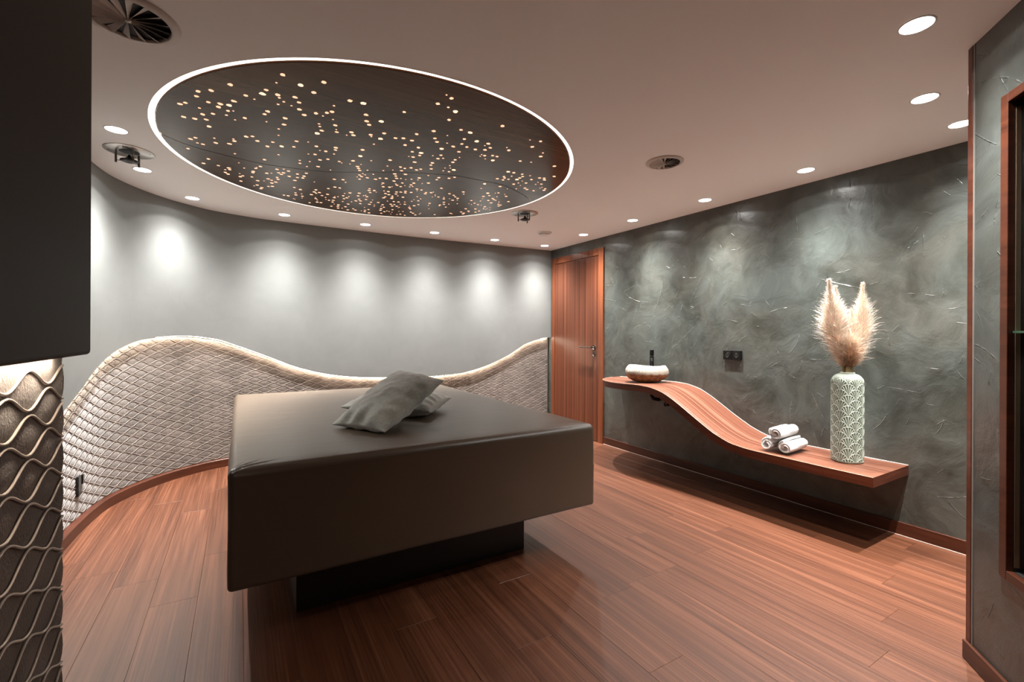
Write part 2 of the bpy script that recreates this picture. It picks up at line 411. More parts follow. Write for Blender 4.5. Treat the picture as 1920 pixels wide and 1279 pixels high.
# ------------------------------------------------------------------ quilted wavy panels
LAM, ROWH = .155, .033
def quilt(name, label, posf, s0, s1, ztop, zbot, step, rng_rows, depth_front, thick, phase=0.0, cordr=.0017, mf='panel', mc='cord'):
    root = thing(name, label, 'wall panel', (0, 0, 0))
    s = np.arange(s0, s1+1e-6, step); s[-1] = s1; ns = len(s)
    nz = int((float(np.max(ztop(s)))-zbot)/.0052)
    V = np.zeros((ns, nz, 3))
    zt_ = ztop(s)
    amp = ROWH*.395; ph = 2*PI*s/LAM+phase
    for j in range(nz):
        z = zbot+(zt_-zbot)*j/(nz-1)
        # padding swells between neighbouring cords and is tied down along them
        puff = np.zeros(ns)
        for dr in (-1, 0, 1):
            r = np.round((z-.089)/ROWH-.5)+dr
            za = .089+r*ROWH+amp*np.cos(ph+PI*r); zb_ = .089+(r+1)*ROWH+amp*np.cos(ph+PI*(r+1))
            q = (z-za)/(zb_-za)
            puff = np.where((q >= 0) & (q < 1), .0034*np.sin(PI*np.clip(q, 0, 1))**.7*((zb_-za)/(ROWH+2*amp)), puff)
        x, y = posf(s, depth_front-puff)
        V[:, j, 0] = x; V[:, j, 1] = y; V[:, j, 2] = z
    nb = ns*nz; xb, yb = posf(s, depth_front+thick)
    back = np.zeros((ns, 2, 3)); back[:, 0] = np.stack([xb, yb, np.full(ns, zbot)], 1); back[:, 1] = np.stack([xb, yb, zt_], 1)
    VV = np.concatenate([V.reshape(-1, 3), back.reshape(-1, 3)])
    F = []
    for i in range(ns-1):
        for j in range(nz-1): F.append((i*nz+j, (i+1)*nz+j, (i+1)*nz+j+1, i*nz+j+1))
        b0 = nb+i*2; b1 = nb+i*2+2
        F += [(i*nz+nz-1, (i+1)*nz+nz-1, b1+1, b0+1), (b0, b1, (i+1)*nz, i*nz), (b0+1, b1+1, b1, b0)]
    for i in (0, ns-1):
        F.append(tuple([i*nz+j for j in range(nz)]+[nb+i*2+1, nb+i*2]))
    part('fabric', VV, F, M[mf], root, True)
    m_ = root.children[0].modifiers.new('split', 'EDGE_SPLIT'); m_.split_angle = math.radians(50)
    # one wavy cord per row
    amp = ROWH*.395
    for r in range(rng_rows):
        zc = .089+r*ROWH
        cs = np.arange(s0+.003, s1-.002, LAM/14)
        cz = zc+amp*np.cos(2*PI*cs/LAM+phase+PI*r)
        ok = (cz < ztop(cs)-.006) & (cz > zbot+.004)
        x, y = posf(cs, depth_front-.0026)
        runs = []; cur = []
        for i in range(len(cs)):
            if ok[i]: cur.append((x[i], y[i], cz[i]))
            elif cur: runs.append(cur); cur = []
        if cur: runs.append(cur)
        mb = MB()
        for q in runs:
            if len(q) > 2: mb.tube(q, cordr, 6)
        if mb.V: mb.out('cord', M[mc], root, True)
    return root
quilt('quilted_wall_panel', 'taupe velour wave-topped wall panel with ogee cord pattern along the curved back wall', pos, 1.85, SE, lambda s: zw(s)-.012, .072, .0105, 34, REC-.004, .02)
# skirting under the panel
V = []; F = []
sb = np.linspace(.1, TOT, 220); fx0, fy0 = pos(sb, -.004); fx1, fy1 = pos(sb, .045)
for i in range(len(sb)): V += [(fx0[i], fy0[i], 0), (fx0[i], fy0[i], .066), (fx0[i]*.9+fx1[i]*.1, fy0[i]*.9+fy1[i]*.1, .07), (fx1[i], fy1[i], .07), (fx1[i], fy1[i], 0)]
for i in range(len(sb)-1):
    a, b = i*5, i*5+5; F += [(a+k, b+k, b+(k+1) % 5, a+(k+1) % 5) for k in range(5)]
bb = struct(part('baseboard_back', V, F, M['base_wood']))
# ------------------------------------------------------------------ right wall with door opening
XR = 3.47
DY0, DY1, DZ = 3.815, 4.785, 2.185
mb = MB().box(XR, XR+.1, .40, DY0+.02, 0, H).box(XR, XR+.1, DY1-.02, 4.98, 0, H).box(XR, XR+.1, DY0+.02, DY1-.02, DZ-.02, H).box(XR+.06, XR+.1, DY0, DY1, 0, DZ)
wr_ = struct(mb.out('wall_right', M['plaster_dark']))
struct(bevel(MB().box(XR-.014, XR+.001, .50, DY0-.001, 0, .079).out('baseboard_right', M['base_wood']), .003))
MB().tube([(XR-.0145, .52, .001), (XR-.0145, DY0-.01, .001)], .0018, 6).out('sealant', M['silicone'], bpy.data.objects['baseboard_right'])
# door
door = thing('door_1', 'reddish striped wood door with matching frame beside the dark plaster wall', 'door', (XR, (DY0+DY1)/2, 0), kind='structure')
fw = .078
f_ = MB()
f_.prism([(XR-.020, DY0), (XR+.05, DY0), (XR+.05, DY0+fw), (XR-.020, DY0+fw)], 0, DZ)
f_.prism([(XR-.020, DY1-.06), (XR+.05, DY1-.06), (XR+.05, DY1), (XR-.020, DY1)], 0, DZ)
f_.box(XR-.020, XR+.05, DY0+fw, DY1-.06, DZ-fw, DZ)
bevel(f_.out('door_frame', M['frame_wood'], door), .005)
lf = bevel(MB().box(XR-.012, XR+.03, DY0+fw+.004, DY1-.064, .006, DZ-fw-.004).out('door_leaf', M['door'], door), .002)
hy, hz = 3.966, 1.066
hd = MB().tube([(XR-.012, hy, hz), (XR-.022, hy, hz)], .026, 24).tube([(XR-.02, hy, hz), (XR-.058, hy, hz)], .0095, 12)
hd.tube([(XR-.058, hy-.008, hz), (XR-.060, hy+.02, hz), (XR-.060, hy+.215-.02, hz), (XR-.056, hy+.21, hz)], .0085, 12)
hd.out('door_handle', M['dark_steel'], lf, True)
MB().tube([(XR-.012, hy, hz-.075), (XR-.021, hy, hz-.075)], .025, 24).tube([(XR-.02, hy, hz-.075), (XR-.030, hy, hz-.075)], .009, 12).out('lock_rose', M['dark_steel'], lf, True)
# ------------------------------------------------------------------ diagonal wall on the right, with framed niche
P0 = (2.361, .592); DT = (-.765, -.644); DN = (.644, -.765)   # along the wall towards the viewer's side; into the wall
def W_(t_, d, z): return (P0[0]+DT[0]*t_+DN[0]*d, P0[1]+DT[1]*t_+DN[1]*d, z)
def wbox(mb, t0, t1, d0, d1, z0, z1):
    V = [W_(t0, d0, z0), W_(t1, d0, z0), W_(t1, d1, z0), W_(t0, d1, z0), W_(t0, d0, z1), W_(t1, d0, z1), W_(t1, d1, z1), W_(t0, d1, z1)]
    return mb.add(V, [(0, 1, 2, 3), (4, 7, 6, 5), (0, 4, 5, 1), (1, 5, 6, 2), (2, 6, 7, 3), (3, 7, 4, 0)])
NT0, NT1, NZ0, NZ1 = .190, .98, .405, 2.025
mb = MB()
wbox(mb, .0, NT0, 0, .12, 0, H); wbox(mb, NT1, 1.25, 0, .12, 0, H); wbox(mb, NT0, NT1, 0, .12, 0, NZ0); wbox(mb, NT0, NT1, 0, .12, NZ1, H)
wd = struct(mb.out('wall_diagonal', M['plaster_diag']))
mb = MB(); wbox(mb, -.003, 1.25, -.014, -.0005, 0, .07)
struct(bevel(mb.out('baseboard_diagonal', M['base_wood']), .003))
mb = MB(); wbox(mb, -.002, .026, -.004, .10, .07, H-.002)
struct(bevel(mb.out('trim_1', M['shelf_edge']), .002))
mb = MB(); wbox(mb, .027, .034, -.002, .02, .07, H-.002)
struct(mb.out('trim_2', plain('plaster stop profile', (.22, .21, .19), .45)))
nic = thing('glazed_niche', 'tall glass-fronted niche framed in reddish wood in the dark diagonal wall at right', 'cabinet', W_(.5, 0, .4))
f_ = MB(); a_ = .031
wbox(f_, NT0-.004, NT0+a_, -.008, .012, NZ0, NZ1); wbox(f_, NT1-a_, NT1, -.008, .012, NZ0, NZ1)
wbox(f_, NT0+a_, NT1-a_, -.008, .012, NZ0, NZ0+a_); wbox(f_, NT0+a_, NT1-a_, -.008, .012, NZ1-a_, NZ1)
bevel(f_.out('frame', M['base_wood'], nic), .002)
f_ = MB()
wbox(f_, NT0+.001, NT0+a_+.0005, .0125, .30, NZ0, NZ1); wbox(f_, NT1-a_, NT1-.001, .0125, .30, NZ0, NZ1)
wbox(f_, NT0, NT1, .0125, .30, NZ0+.001, NZ0+a_); wbox(f_, NT0, NT1, .0125, .30, NZ1-a_, NZ1-.001); wbox(f_, NT0, NT1, .30, .31, NZ0, NZ1)
f_.out('carcass', M['matt_black'], nic)
f_ = MB(); wbox(f_, NT0+a_+.0006, NT0+a_+.002, .013, .026, NZ0+.045, NZ1-.05)
f_.out('glazing_bead', plain('bronze bead', (.30, .22, .14), .35, .6), nic)
f_ = MB(); wbox(f_, NT0+a_+.0025, NT1-a_-.001, .006, .26, 1.226, 1.233)
f_.out('glass_shelf', plain('green glass edge', (.03, .07, .045), .15), nic)
t = NT('dark glass'); t.done((.9, .9, .9), .02, .5); t.b.inputs['Transmission Weight'].default_value = 1; t.b.inputs['IOR'].default_value = 1.1
f_ = MB(); wbox(f_, NT0+a_+.002, NT1-a_-.001, .027, .031, NZ0+a_+.001, NZ1-a_-.001); f_.out('glass_pane', t.m, nic)
# hidden enclosing walls
struct(MB().box(2.44, 3.49, .40, .49, 0, H).out('wall_front', M['plaster_dark']))
struct(MB().box(1.405, 1.50, -1.72, -.215, 0, H).out('wall_entry', M['plaster_dark']))
struct(MB().box(-.9, 1.5, -1.8, -1.7, 0, H).out('wall_rear', M['plaster_back']))
# ------------------------------------------------------------------ left foreground partition
XL = -.27
wl = struct(MB().box(-.90, XL-.022, -1.70, 1.086, 0, 1.175).out('wall_left', M['plaster_light']))
def posL(s, d=0.0):
    s = np.asarray(s, float); return np.full(s.shape, XL-d), s
quilt('quilted_partition_panel', 'close-up taupe quilted panel with thick wavy cords at the left edge of the view', posL, .0, 1.092, lambda s: 1.172+0*s, .10, .006, 33, 0.0, .02, phase=.06+PI+2.67, cordr=.0021, mf='panel_near', mc='cord_near')
struct(MB().box(-.90, XL+.004, -1.70, 1.095, 0, .098).out('baseboard_left', M['base_wood']))
bx = MB().prism([(-.228, -1.69), (-.228, 1.0), (-.2285, 1.075), (-.232, 1.092), (-.243, 1.100), (-.90, 1.100), (-.90, -1.69)], 1.176, H-.003)
bxo = tag(bevel(bx.out('padded_overhead_box', M['leather_box']), .010, 4), 'dark brown leatherette-covered box above the quilted panel at left', 'padded box')
led2 = tag(MB().box(-.266, -.250, -.3, 1.030, 1.1745, 1.1758).out('led_strip', M['led_near']), 'warm white light strip under the dark padded box at left', 'light strip')
# ------------------------------------------------------------------ downlights
lights = [(-.576, 3.18), (-.566, 3.87), (-.338, 4.475), (.341, 4.660), (1.065, 4.645), (1.785, 4.625), (2.516, 4.615), (3.200, 4.590),
          (3.203, 3.859), (3.195, 3.126), (3.205, 2.35), (3.184, 1.579), (3.157, .823), (2.677, .82), (2.022, .642)]
where = ['left of the ceiling disc, nearest the dark padded box', 'just behind the left ceiling fixture with three rods', 'over the left bulge of the quilted panel',
         'fourth along the grey back wall from the left', 'over the low dip of the panel, left of the cushions', 'above the cushions in front of the grey back wall',
         'right of the cushions in front of the grey back wall', 'in the corner where the back wall meets the door wall',
         'above the wooden door', 'above the stone basin', 'above the twin black socket', 'above the right part of the shelf, left of the vase',
         'half hidden behind the dark wood corner trim', 'inner one near the right edge, below the largest', 'largest, nearest the viewer at upper right']
def lathe_local(prof, n=32): return MB().lathe(prof, n)
for i, (x, y) in enumerate(lights):
    d = thing('downlight', 'round recessed ceiling downlight, ' + where[i], 'downlight', (x, y, H), 'recessed ceiling downlights')
    MB().lathe([(.047, -.0005), (.047, -.003), (.051, -.0035), (.054, -.0005)], 40, (x, y, H)).out('trim_ring', M['white_plastic'], d, True)
    m_ = MB(); m_.lathe([(.0005, -.0022), (.0465, -.0022)], 40, (x, y, H)); m_.out('lens', M['lens'], d)
    ld = bpy.data.lights.new('downlight_beam', 'SPOT'); lo = bpy.data.objects.new('downlight_beam', ld); link(lo)
    beam_profile(ld); ld.energy = SPOT_W*{2: .74, 7: .86, 9: 1.15, 10: 1.15, 11: 1.2, 12: 1.2}.get(i, 1.0); ld.color = SPOT_COL; ld.spot_size = math.radians(150); ld.spot_blend = .04; ld.shadow_soft_size = .012
    lo.parent = d; lo.location = (0, 0, -.006)
# ------------------------------------------------------------------ ceiling disc
disc = thing('perforated_ceiling_disc', 'large round dark walnut ceiling panel with glowing perforations and light rim above the bed', 'ceiling panel', (CX, CY, H))
R1 = 1.206; ZD = H-.008; TH = .022; DYO = -.013
seam = catmull([-1.25, -1.12, -.97, -.69, -.38, -.07, .18, .49, .745, 1.016, 1.17, 1.25], [v_-3.034 for v_ in [3.05, 3.19, 3.262, 3.316, 3.27, 3.102, 2.962, 2.87, 2.868, 2.976, 3.085, 3.15]])
def disc_half(sign, name):
    g = .0035*sign
    xs_ = np.linspace(-1.17, 1.17, 90)
    sy = seam(xs_)+g
    ok = np.hypot(xs_, sy) < R1
    sx = xs_[ok]; sy = sy[ok]
    def endfix(x0, x1):   # find crossing with the circle
        for _ in range(40):
            xm = (x0+x1)/2
            if math.hypot(xm, float(seam(xm))+g) < R1: x0 = xm
            else: x1 = xm
        return x0
    xl = endfix(sx[0], -1.2); xr = endfix(sx[-1], 1.2)
    line = [(xl, float(seam(xl))+g)]+list(zip(sx, sy))+[(xr, float(seam(xr))+g)]
    a0 = math.atan2(line[-1][1], line[-1][0]); a1 = math.atan2(line[0][1], line[0][0])
    if sign > 0:
        if a1 < a0: a1 += 2*PI
    else:
        if a1 > a0: a1 -= 2*PI
    arc = [(R1*math.cos(a0+(a1-a0)*k/110), R1*math.sin(a0+(a1-a0)*k/110)) for k in range(1, 110)]
    poly = [(float(x)+CX, float(y)+CY+DYO) for x, y in line+arc]
    if sign < 0: poly = poly[::-1]
    return MB().prism(poly, ZD, ZD+TH).out(name, M['disc'], disc)
disc_half(1, 'veneer_panel'); disc_half(-1, 'veneer_panel')
MB().lathe([(R1+.0005, -.008), (R1+.003, -.008), (R1+.003, .018), (R1+.0005, .018)], 128, (CX, CY+DYO, H)).out('edge_band', M['disc_edge'], disc, True)
MB().lathe([(CR-.0005, .003), (CR-.004, .001), (R1-.05, .001), (R1-.05, .006), (CR-.0005, .006)], 128, (CX, CY, H)).out('light_rim', M['led_ring'], disc, True)
# perforations
rnd = random.Random(21); holes = []
V = []; F = []
def hole(mb, x, y, r):
    k = 9; c = [(x+r*(1+.22*rnd.uniform(-1, 1))*math.cos(2*PI*i/k), y+DYO+r*(1+.22*rnd.uniform(-1, 1))*math.sin(2*PI*i/k), ZD-.0012) for i in range(k)]
    mb.add(c+[(p[0], p[1], ZD+.001) for p in c], [tuple(range(k))[::-1]]+[(i, (i+1) % k, k+(i+1) % k, k+i) for i in range(k)])
smb = MB()
def free(x, y, r):
    if math.hypot(x, y) > R1-.05: return False
    if abs(y-float(seam(x))) < r+.022: return False
    return all((x-a)**2+(y-b)**2 > (r+c+.008)**2 for a, b, c in holes)
big = [(.41-.83, 2.32), (-.02, 2.22), (.22, 2.18), (.08, 2.35), (.49, 2.20), (.61, 2.34), (.89, 2.05), (1.05, 2.22), (1.13, 2.30), (.66, 2.55), (1.34, 2.50), (1.52, 2.62), (1.65, 2.72),
       (-.05, 2.55), (.35, 2.66), (.92, 2.62), (1.20, 2.78), (1.50, 2.92), (.2, 2.95), (.62, 2.86), (1.0, 2.50), (1.62, 3.10)]
for x, y in big:
    x -= CX; y -= CY
    if free(x, y, .017):
        holes.append((x, y, .017)); b_ = MB(); hole(b_, x+CX, y+CY, .0125); b_.out('perforation', M['hole_big'], disc)
tries = 0
while len(holes) < 560 and tries < 30000:
    tries += 1
    a, q = rnd.uniform(0, 2*PI), math.sqrt(rnd.random())*1.14; x, y = q*math.cos(a), q*math.sin(a)
    if y < -.75 and rnd.random() < .7: continue
    if y < -.3 and rnd.random() < .35: continue
    r = rnd.choice([.0045, .006, .009, .010, .0105, .011])
    # loose clusters
    if noise.noise(Vector((x*2.4, y*2.4, 3.1))) < -.12 and rnd.random() < .75: continue
    if free(x, y, r): holes.append((x, y, r)); hole(smb, x+CX, y+CY, r)
h_ = smb.out('small_perforations', M['hole'], disc); h_['kind'] = 'stuff'
# ------------------------------------------------------------------ ceiling vents, fixtures, valve
def vent(x, y, R, a0, label):
    v_ = thing('swirl_vent', label, 'air vent', (x, y, H), 'round swirl air vents')
    MB().lathe([(R*1.0, -.0005), (R*.985, -.005), (R*.84, -.012), (R*.80, -.010), (R*.80, -.001)], 56, (x, y, H)).out('rim', M['white'], v_, True)
    MB().lathe([(.0005, -.0008), (R*.81, -.0008)], 40, (x, y, H)).out('opening', M['matt_black'], v_)  # flat black disc painted in for the shaded depth behind the blades
    MB().lathe([(.0005, -.016), (R*.06, -.015), (R*.075, -.002)], 20, (x, y, H)).out('hub', M['white'], v_, True)
    nb = 16; b0 = None
    for k in range(nb):
        if b0 is None:
            w = R*.155; V = []; nn = 6
            for j in range(nn):
                f = j/(nn-1); r = R*(.07+.73*f); ww = w*(.12+.88*f)
                V += [(r, 0, -.0135), (r, ww*.95, -.0020-.004*(1-f)), (r, ww*.95+.0005, -.0012-.004*(1-f)), (r, 0.0005, -.0120)]
            F = [(j*4+k_, j*4+(k_+1) % 4, j*4+4+(k_+1) % 4, j*4+4+k_) for j in range(nn-1) for k_ in range(4)]
            b0 = part('blade', V, F, M['white'], v_, local=True); b = b0
        else:
            b = b0.copy(); link(b)
        b.rotation_euler = (0, 0, a0+2*PI*k/nb)
vent(-.337, 2.024, .150, .1, 'round white swirl air vent in the ceiling at upper left, largest in view')
vent(2.285, 1.968, .115, .3, 'round white swirl air vent in the ceiling between disc and dark wall')
def fixture(x, y, R, a0, label):
    f = thing('ceiling_fixture', label, 'ceiling fixture', (x, y, H), 'round plates with hanging rods', rz=0)
    MB().lathe([(.0005, -.0045), (R*.98, -.0045), (R, -.003), (R, -.0003)], 48, (x, y, H)).out('plate', M['steel'], f, True)
    MB().lathe([(.0005, -.0052), (R*.40, -.0052), (R*.40, -.0046)], 32, (x, y, H)).out('opening', M['matt_black'], f)  # black disc on the plate stands in for a dark hole
    for k in range(3):
        a = a0+2*PI*k/3; px, py = x+R*.52*math.cos(a), y+R*.52*math.sin(a)
        MB().tube([(px, py, H-.004), (px, py, H-.075)], .0058, 12).out('rod', M['dark_steel'], f, True)
        MB().tube([(px, py, H-.062), (x, y, H-.062)], .0018, 6).out('crossbar', M['dark_steel'], f)
    MB().lathe([(.0005, -.020), (R*.05, -.026), (R*.10, -.040), (R*.22, -.050), (R*.36, -.056), (R*.37, -.060), (R*.22, -.067), (.0005, -.070)], 28, (x, y, H)).out('cone', plain('dark cone', (.03, .03, .028), .3, .6), f, True)
    for k in range(4):
        a = a0+.5+PI/2*k; MB().lathe([(.0005, -.0062), (.0030, -.0060), (.0035, -.0046)], 10, (x+R*.82*math.cos(a), y+R*.82*math.sin(a), H)).out('screw', M['dark_steel'], f, True)
fixture(-.576, 3.517, .122, .95, 'round steel ceiling plate with three rods and dark cone, left of the lit disc')
fixture(2.19, 3.452, .118, 2.75, 'round steel ceiling plate with three rods and dark cone, right of the lit disc')
vv = thing('ceiling_valve', 'small round white ceiling valve near the door corner', 'ceiling valve', (2.784, 3.998, H))
MB().lathe([(.078, -.0005), (.076, -.010), (.060, -.016), (.056, -.006)], 40, (2.784, 3.998, H)).out('rim', M['white_plastic'], vv, True)
MB().lathe([(.0005, -.030), (.044, -.028), (.050, -.022), (.046, -.012), (.046, -.004)], 40, (2.784, 3.998, H)).out('disc', M['white_plastic'], vv, True)
# ------------------------------------------------------------------ bed
BX0, BX1, BY0, BY1, BZ0, BZ1 = -.040, 1.705, 1.945, 4.30, .262, .720
bed = thing('padded_platform_bed', 'wide padded platform bed in brown leatherette in the middle of the room', 'bed', ((BX0+BX1)/2, (BY0+BY1)/2, 0))
def rounded_box(x0, x1, y0, y1, z0, z1, r, rb, nx, ny):
    """soft box: superellipse rounding by projecting a subdivided cube"""
    hx, hy, hz = (x1-x0)/2, (y1-y0)/2, (z1-z0)/2; c = ((x0+x1)/2, (y0+y1)/2, (z0+z1)/2)
    def axis(h, n):
        e = [-h, -h+r*.12, -h+r*.3, -h+r*.55, -h+r*.8, -h+r]
        return np.array(e+list(np.linspace(-h+r, h-r, n)[1:-1])+[-q for q in e[::-1]])
    X, Y, Z = axis(hx, nx), axis(hy, ny), axis(hz, 26)
    X = np.unique(np.round(np.concatenate([X, np.linspace(-hx+r, -hx+.26, 40)]), 5)); Y = np.unique(np.round(np.concatenate([Y, np.linspace(-hy+r, -hy+.26, 40)]), 5))
    key = {}; V = []; F = []
    def vid(p):
        k = (round(p[0], 5), round(p[1], 5), round(p[2], 5))
        if k not in key:
            key[k] = len(V)
            q = Vector(p); rr = r if p[2] > 0 else rb
            inner = Vector((max(-hx+rr, min(hx-rr, q.x)), max(-hy+rr, min(hy-rr, q.y)), max(-hz+rr, min(hz-rr, q.z))))
            d = q-inner
            if d.length > rr: q = inner+d.normalized()*rr
            V.append(q)
        return key[k]
    def face(A, B, fn, flip):
        for i in range(len(A)-1):
            for j in range(len(B)-1):
                f = [vid(fn(A[i], B[j])), vid(fn(A[i+1], B[j])), vid(fn(A[i+1], B[j+1])), vid(fn(A[i], B[j+1]))]
                F.append(tuple(f[::-1] if flip else f))
    face(X, Y, lambda a, b: (a, b, hz), False); face(X, Y, lambda a, b: (a, b, -hz), True)
    face(X, Z, lambda a, b: (a, -hy, b), False); face(X, Z, lambda a, b: (a, hy, b), True)
    face(Y, Z, lambda a, b: (hx, a, b), False); face(Y, Z, lambda a, b: (-hx, a, b), True)
    out = []
    for q in V:
        x, y, z = q
        # gentle cloth irregularity on the sides, belly at bottom, pinch folds at the front left corner
        wx, wy = x+c[0], y+c[1]
        nrm = Vector((0, 0, 0))
        side = 1-max(0, (z+hz)/(2*hz)-.85)/.15
        if abs(y) > hy-r*1.05: nrm.y = math.copysign(1, y)
        if abs(x) > hx-r*1.05: nrm.x = math.copysign(1, x)
        k = noise.noise(Vector((wx*2.2, wy*2.2, z*3)))*.004+noise.noise(Vector((wx*7+z*4, wy*7, z*6)))*.0012
        q = q+nrm*k*side
        dx, dy = x+hx, y+hy                       # distance from front-left corner
        if z > hz-.03:
            de = min(x+hx, hx-x, y+hy, hy-y)
            q.z -= .012*math.exp(-max(0, de)/.030)
        if z > hz-.03 and dx < .26 and dy < .26:
            ang = math.atan2(dy, dx+1e-6); rad = math.hypot(dx, dy)
            for a_, w_, l_, dpt in ((.50, .045, .20, .010), (.78, .035, .15, .013), (1.05, .05, .11, .008)):
                q.z -= dpt*math.exp(-((ang-a_+rad*.9)/w_)**2)*max(0, 1-rad/l_)*min(1, rad/.03)
        out.append((q.x+c[0], q.y+c[1], q.z+c[2]))
    return out, F
V, F = rounded_box(BX0, BX1, BY0, BY1, BZ0, BZ1, .026, .018, 70, 90)
part('mattress', V, F, M['leather'], bed, True)
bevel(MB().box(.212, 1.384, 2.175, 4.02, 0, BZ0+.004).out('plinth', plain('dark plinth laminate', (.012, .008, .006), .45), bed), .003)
# ------------------------------------------------------------------ cushions
def cushion(name, label, A, B, C, D, T, seed, sag=0.0):
    """corners A-B (front short edge), C-D (far short edge); T thickness"""
    A, B, C, D = map(Vector, (A, B, C, D)); ctr = (A+B+C+D)/4
    root = None; n, mm = 64, 84
    pk = {-1: 1.0, 1: .35}
    nrm = ((B-A).cross(D-A)).normalized()
    if nrm.z < 0: nrm = -nrm
    key = {}; V = []; F = []
    def P(u, v, sd):
        # u across (A->B), v along (A->D), in -1..1
        inset = .055
        uu = u*(1-inset*(1-v*v)*abs(u)**2); vv = v*(1-inset*.8*(1-u*u)*abs(v)**2)
        a, b = (uu+1)/2, (vv+1)/2
        base = A*(1-a)*(1-b)+B*a*(1-b)+C*a*b+D*(1-a)*b
        e = max(0, (1-u**2))**.55*max(0, (1-v**2))**.50
        th = T/2*e
        w = 0
        # puckers running in from short ends
        for sv in (-1, 1):
            dist = 1-sv*v
            if dist < .75:
                w += pk[sv]*.016*math.cos(u*9.5+seed*1.7+sv*.8+1.2*math.sin(u*3+seed))*math.exp(-(dist/.30)**2)*min(1, dist/.05)*(1-u**2)**.6
        for su in (-1, 1):
            dist = 1-su*u
            if dist < .6:
                w += .007*math.cos(v*17+seed*2.1+su)*math.exp(-(dist/.28)**2)*min(1, dist/.08)*(1-v**2)**.5
        w += .010*noise.noise(Vector((u*1.6+seed, v*2.2, sd)))*e+.004*noise.noise(Vector((u*5+seed, v*6, sd+3)))*e
        return base+nrm*(th+w*min(1, e*2))*sd
    def vid(i, j, sd):
        edge = i in (0, n) or j in (0, mm)
        k = (i, j, 0 if edge else sd)
        if k not in key:
            key[k] = len(V); u = -math.cos(PI*i/n)*.6+(2*i/n-1)*.4; v = -math.cos(PI*j/mm)*.6+(2*j/mm-1)*.4
            V.append(P(u, v, sd))
        return key[k]
    for sd in (1, -1):
        for i in range(n):
            for j in range(mm):
                f = (vid(i, j, sd), vid(i+1, j, sd), vid(i+1, j+1, sd), vid(i, j+1, sd)); F.append(f if sd > 0 else f[::-1])
    # keep everything above the mattress
    V = [(p.x, p.y, max(p.z, BZ1+.0015)) for p in V]
    o = part(name, V, F, M['cushion'], None, True)
    return tag(o, label, 'cushion', 'grey-green velvet cushions on the bed')
zb = BZ1+.012
cushion('cushion', 'grey-green velvet cushion lying flat on the bed underneath the other cushion', (.525, 2.93, zb+.03), (.93, 2.46, zb+.035), (1.205, 2.79, zb+.058), (.81, 3.22, zb+.06), .17, 3.0)
cushion('cushion', 'grey-green velvet cushion leaning diagonally on top of the other cushion', (.41, 2.525, zb+.004), (.602, 2.205, zb+.004), (1.03, 2.50, .940), (.845, 2.81, .985), .155, 1.0)
# ------------------------------------------------------------------ wave shelf
zs = catmull([1.13, 1.35, 1.60, 1.80, 1.95, 2.10, 2.20, 2.30, 2.40, 2.50, 2.60, 2.72, 2.85, 3.05, 3.60], [.432, .430, .430, .430, .440, .484, .533, .588, .647, .702, .744, .769, .776, .772, .768])
YE = 3.565; XF = 2.995
ys = np.concatenate([np.linspace(1.13, 3.05, 110), 3.05+(YE-3.05)*np.sin(np.linspace(0, PI/2, 26))[1:]])
def xfront(y):
    if y <= 3.05: return XF-.035*max(0, (y-2.3)/.75)
    t_ = (y-3.05)/(YE-3.05); x0 = XF-.035
    return XR-.02-(XR-.02-x0)*math.sqrt(max(0, 1-t_**2.3))
V = []; F = []; nx = 8; n = len(ys)
TS = .056
top = []
for y in ys:
    z = float(zs(y)); sl_ = (float(zs(y+.01))-float(zs(y-.01)))/.02; L = math.hypot(1, sl_)
    ny, nz_ = -sl_/L, 1/L
    x0 = xfront(y); x1 = XR-.002
    row = [x0, x0+.002]+[x0+.002+(x1-x0-.002)*k/(nx-2) for k in range(1, nx-1)]
    top.append([(x, y, z-(.0015 if k == 0 else 0)) for k, x in enumerate(row)]+[(x, y-ny*TS, z-nz_*TS) for k, x in enumerate(row[::-1])])
m2 = len(top[0])
for r_ in top: V += r_
for i in range(n-1):
    for k in range(m2):
        F.append((i*m2+k, (i+1)*m2+k, (i+1)*m2+(k+1) % m2, i*m2+(k+1) % m2))
F.append(tuple(range(m2))); F.append(tuple(range((n-1)*m2, n*m2))[::-1])
shelf = thing('wave_shelf', 'long reddish wood wall shelf sweeping down in a wave along the dark wall', 'shelf', (XR, 2.3, .43))
so = part('board', V, F, M['shelf'], shelf, True)
so.data.materials.append(M['shelf_edge'])
for p_ in so.data.polygons:
    if p_.index < (n-1)*m2:
        k = p_.index % m2
        if k in (m2-1,) or k >= 7: p_.material_index = 1
    else: p_.material_index = 1
m_ = so.modifiers.new('split', 'EDGE_SPLIT'); m_.split_angle = math.radians(35)
sp = MB(); sp.tube([(XR-.002, y, float(zs(y))+.001) for y in ys[:-2]], .0022, 6); sp.out('sealant_bead', M['silicone'], shelf, True)
sp = MB(); sp.tube([(xfront(y)+.0012, y, float(zs(y))-.0006) for y in ys[:-3]], .0013, 6); sp.out('edge_highlight', plain('painted edge highlight', (.66, .42, .30), .35), shelf, True)  # pale strip paints the highlight along the front top edge
# plumbing under the basin
pb = thing('drain_trap', 'small black drain pipe and valve under the shelf below the basin', 'pipe', (3.42, 2.99, .62))
MB().tube([(3.40, 3.07, .700), (3.40, 3.07, .625), (3.41, 3.06, .600), (3.45, 3.04, .59), (3.468, 3.03, .59)], .017, 14).out('pipe', M['black'], pb, True)
MB().tube([(3.468, 2.93, .56), (3.43, 2.93, .56)], .020, 16).tube([(3.44, 2.93, .56), (3.44, 2.94, .64)], .007, 10).out('valve', M['black'], pb, True)
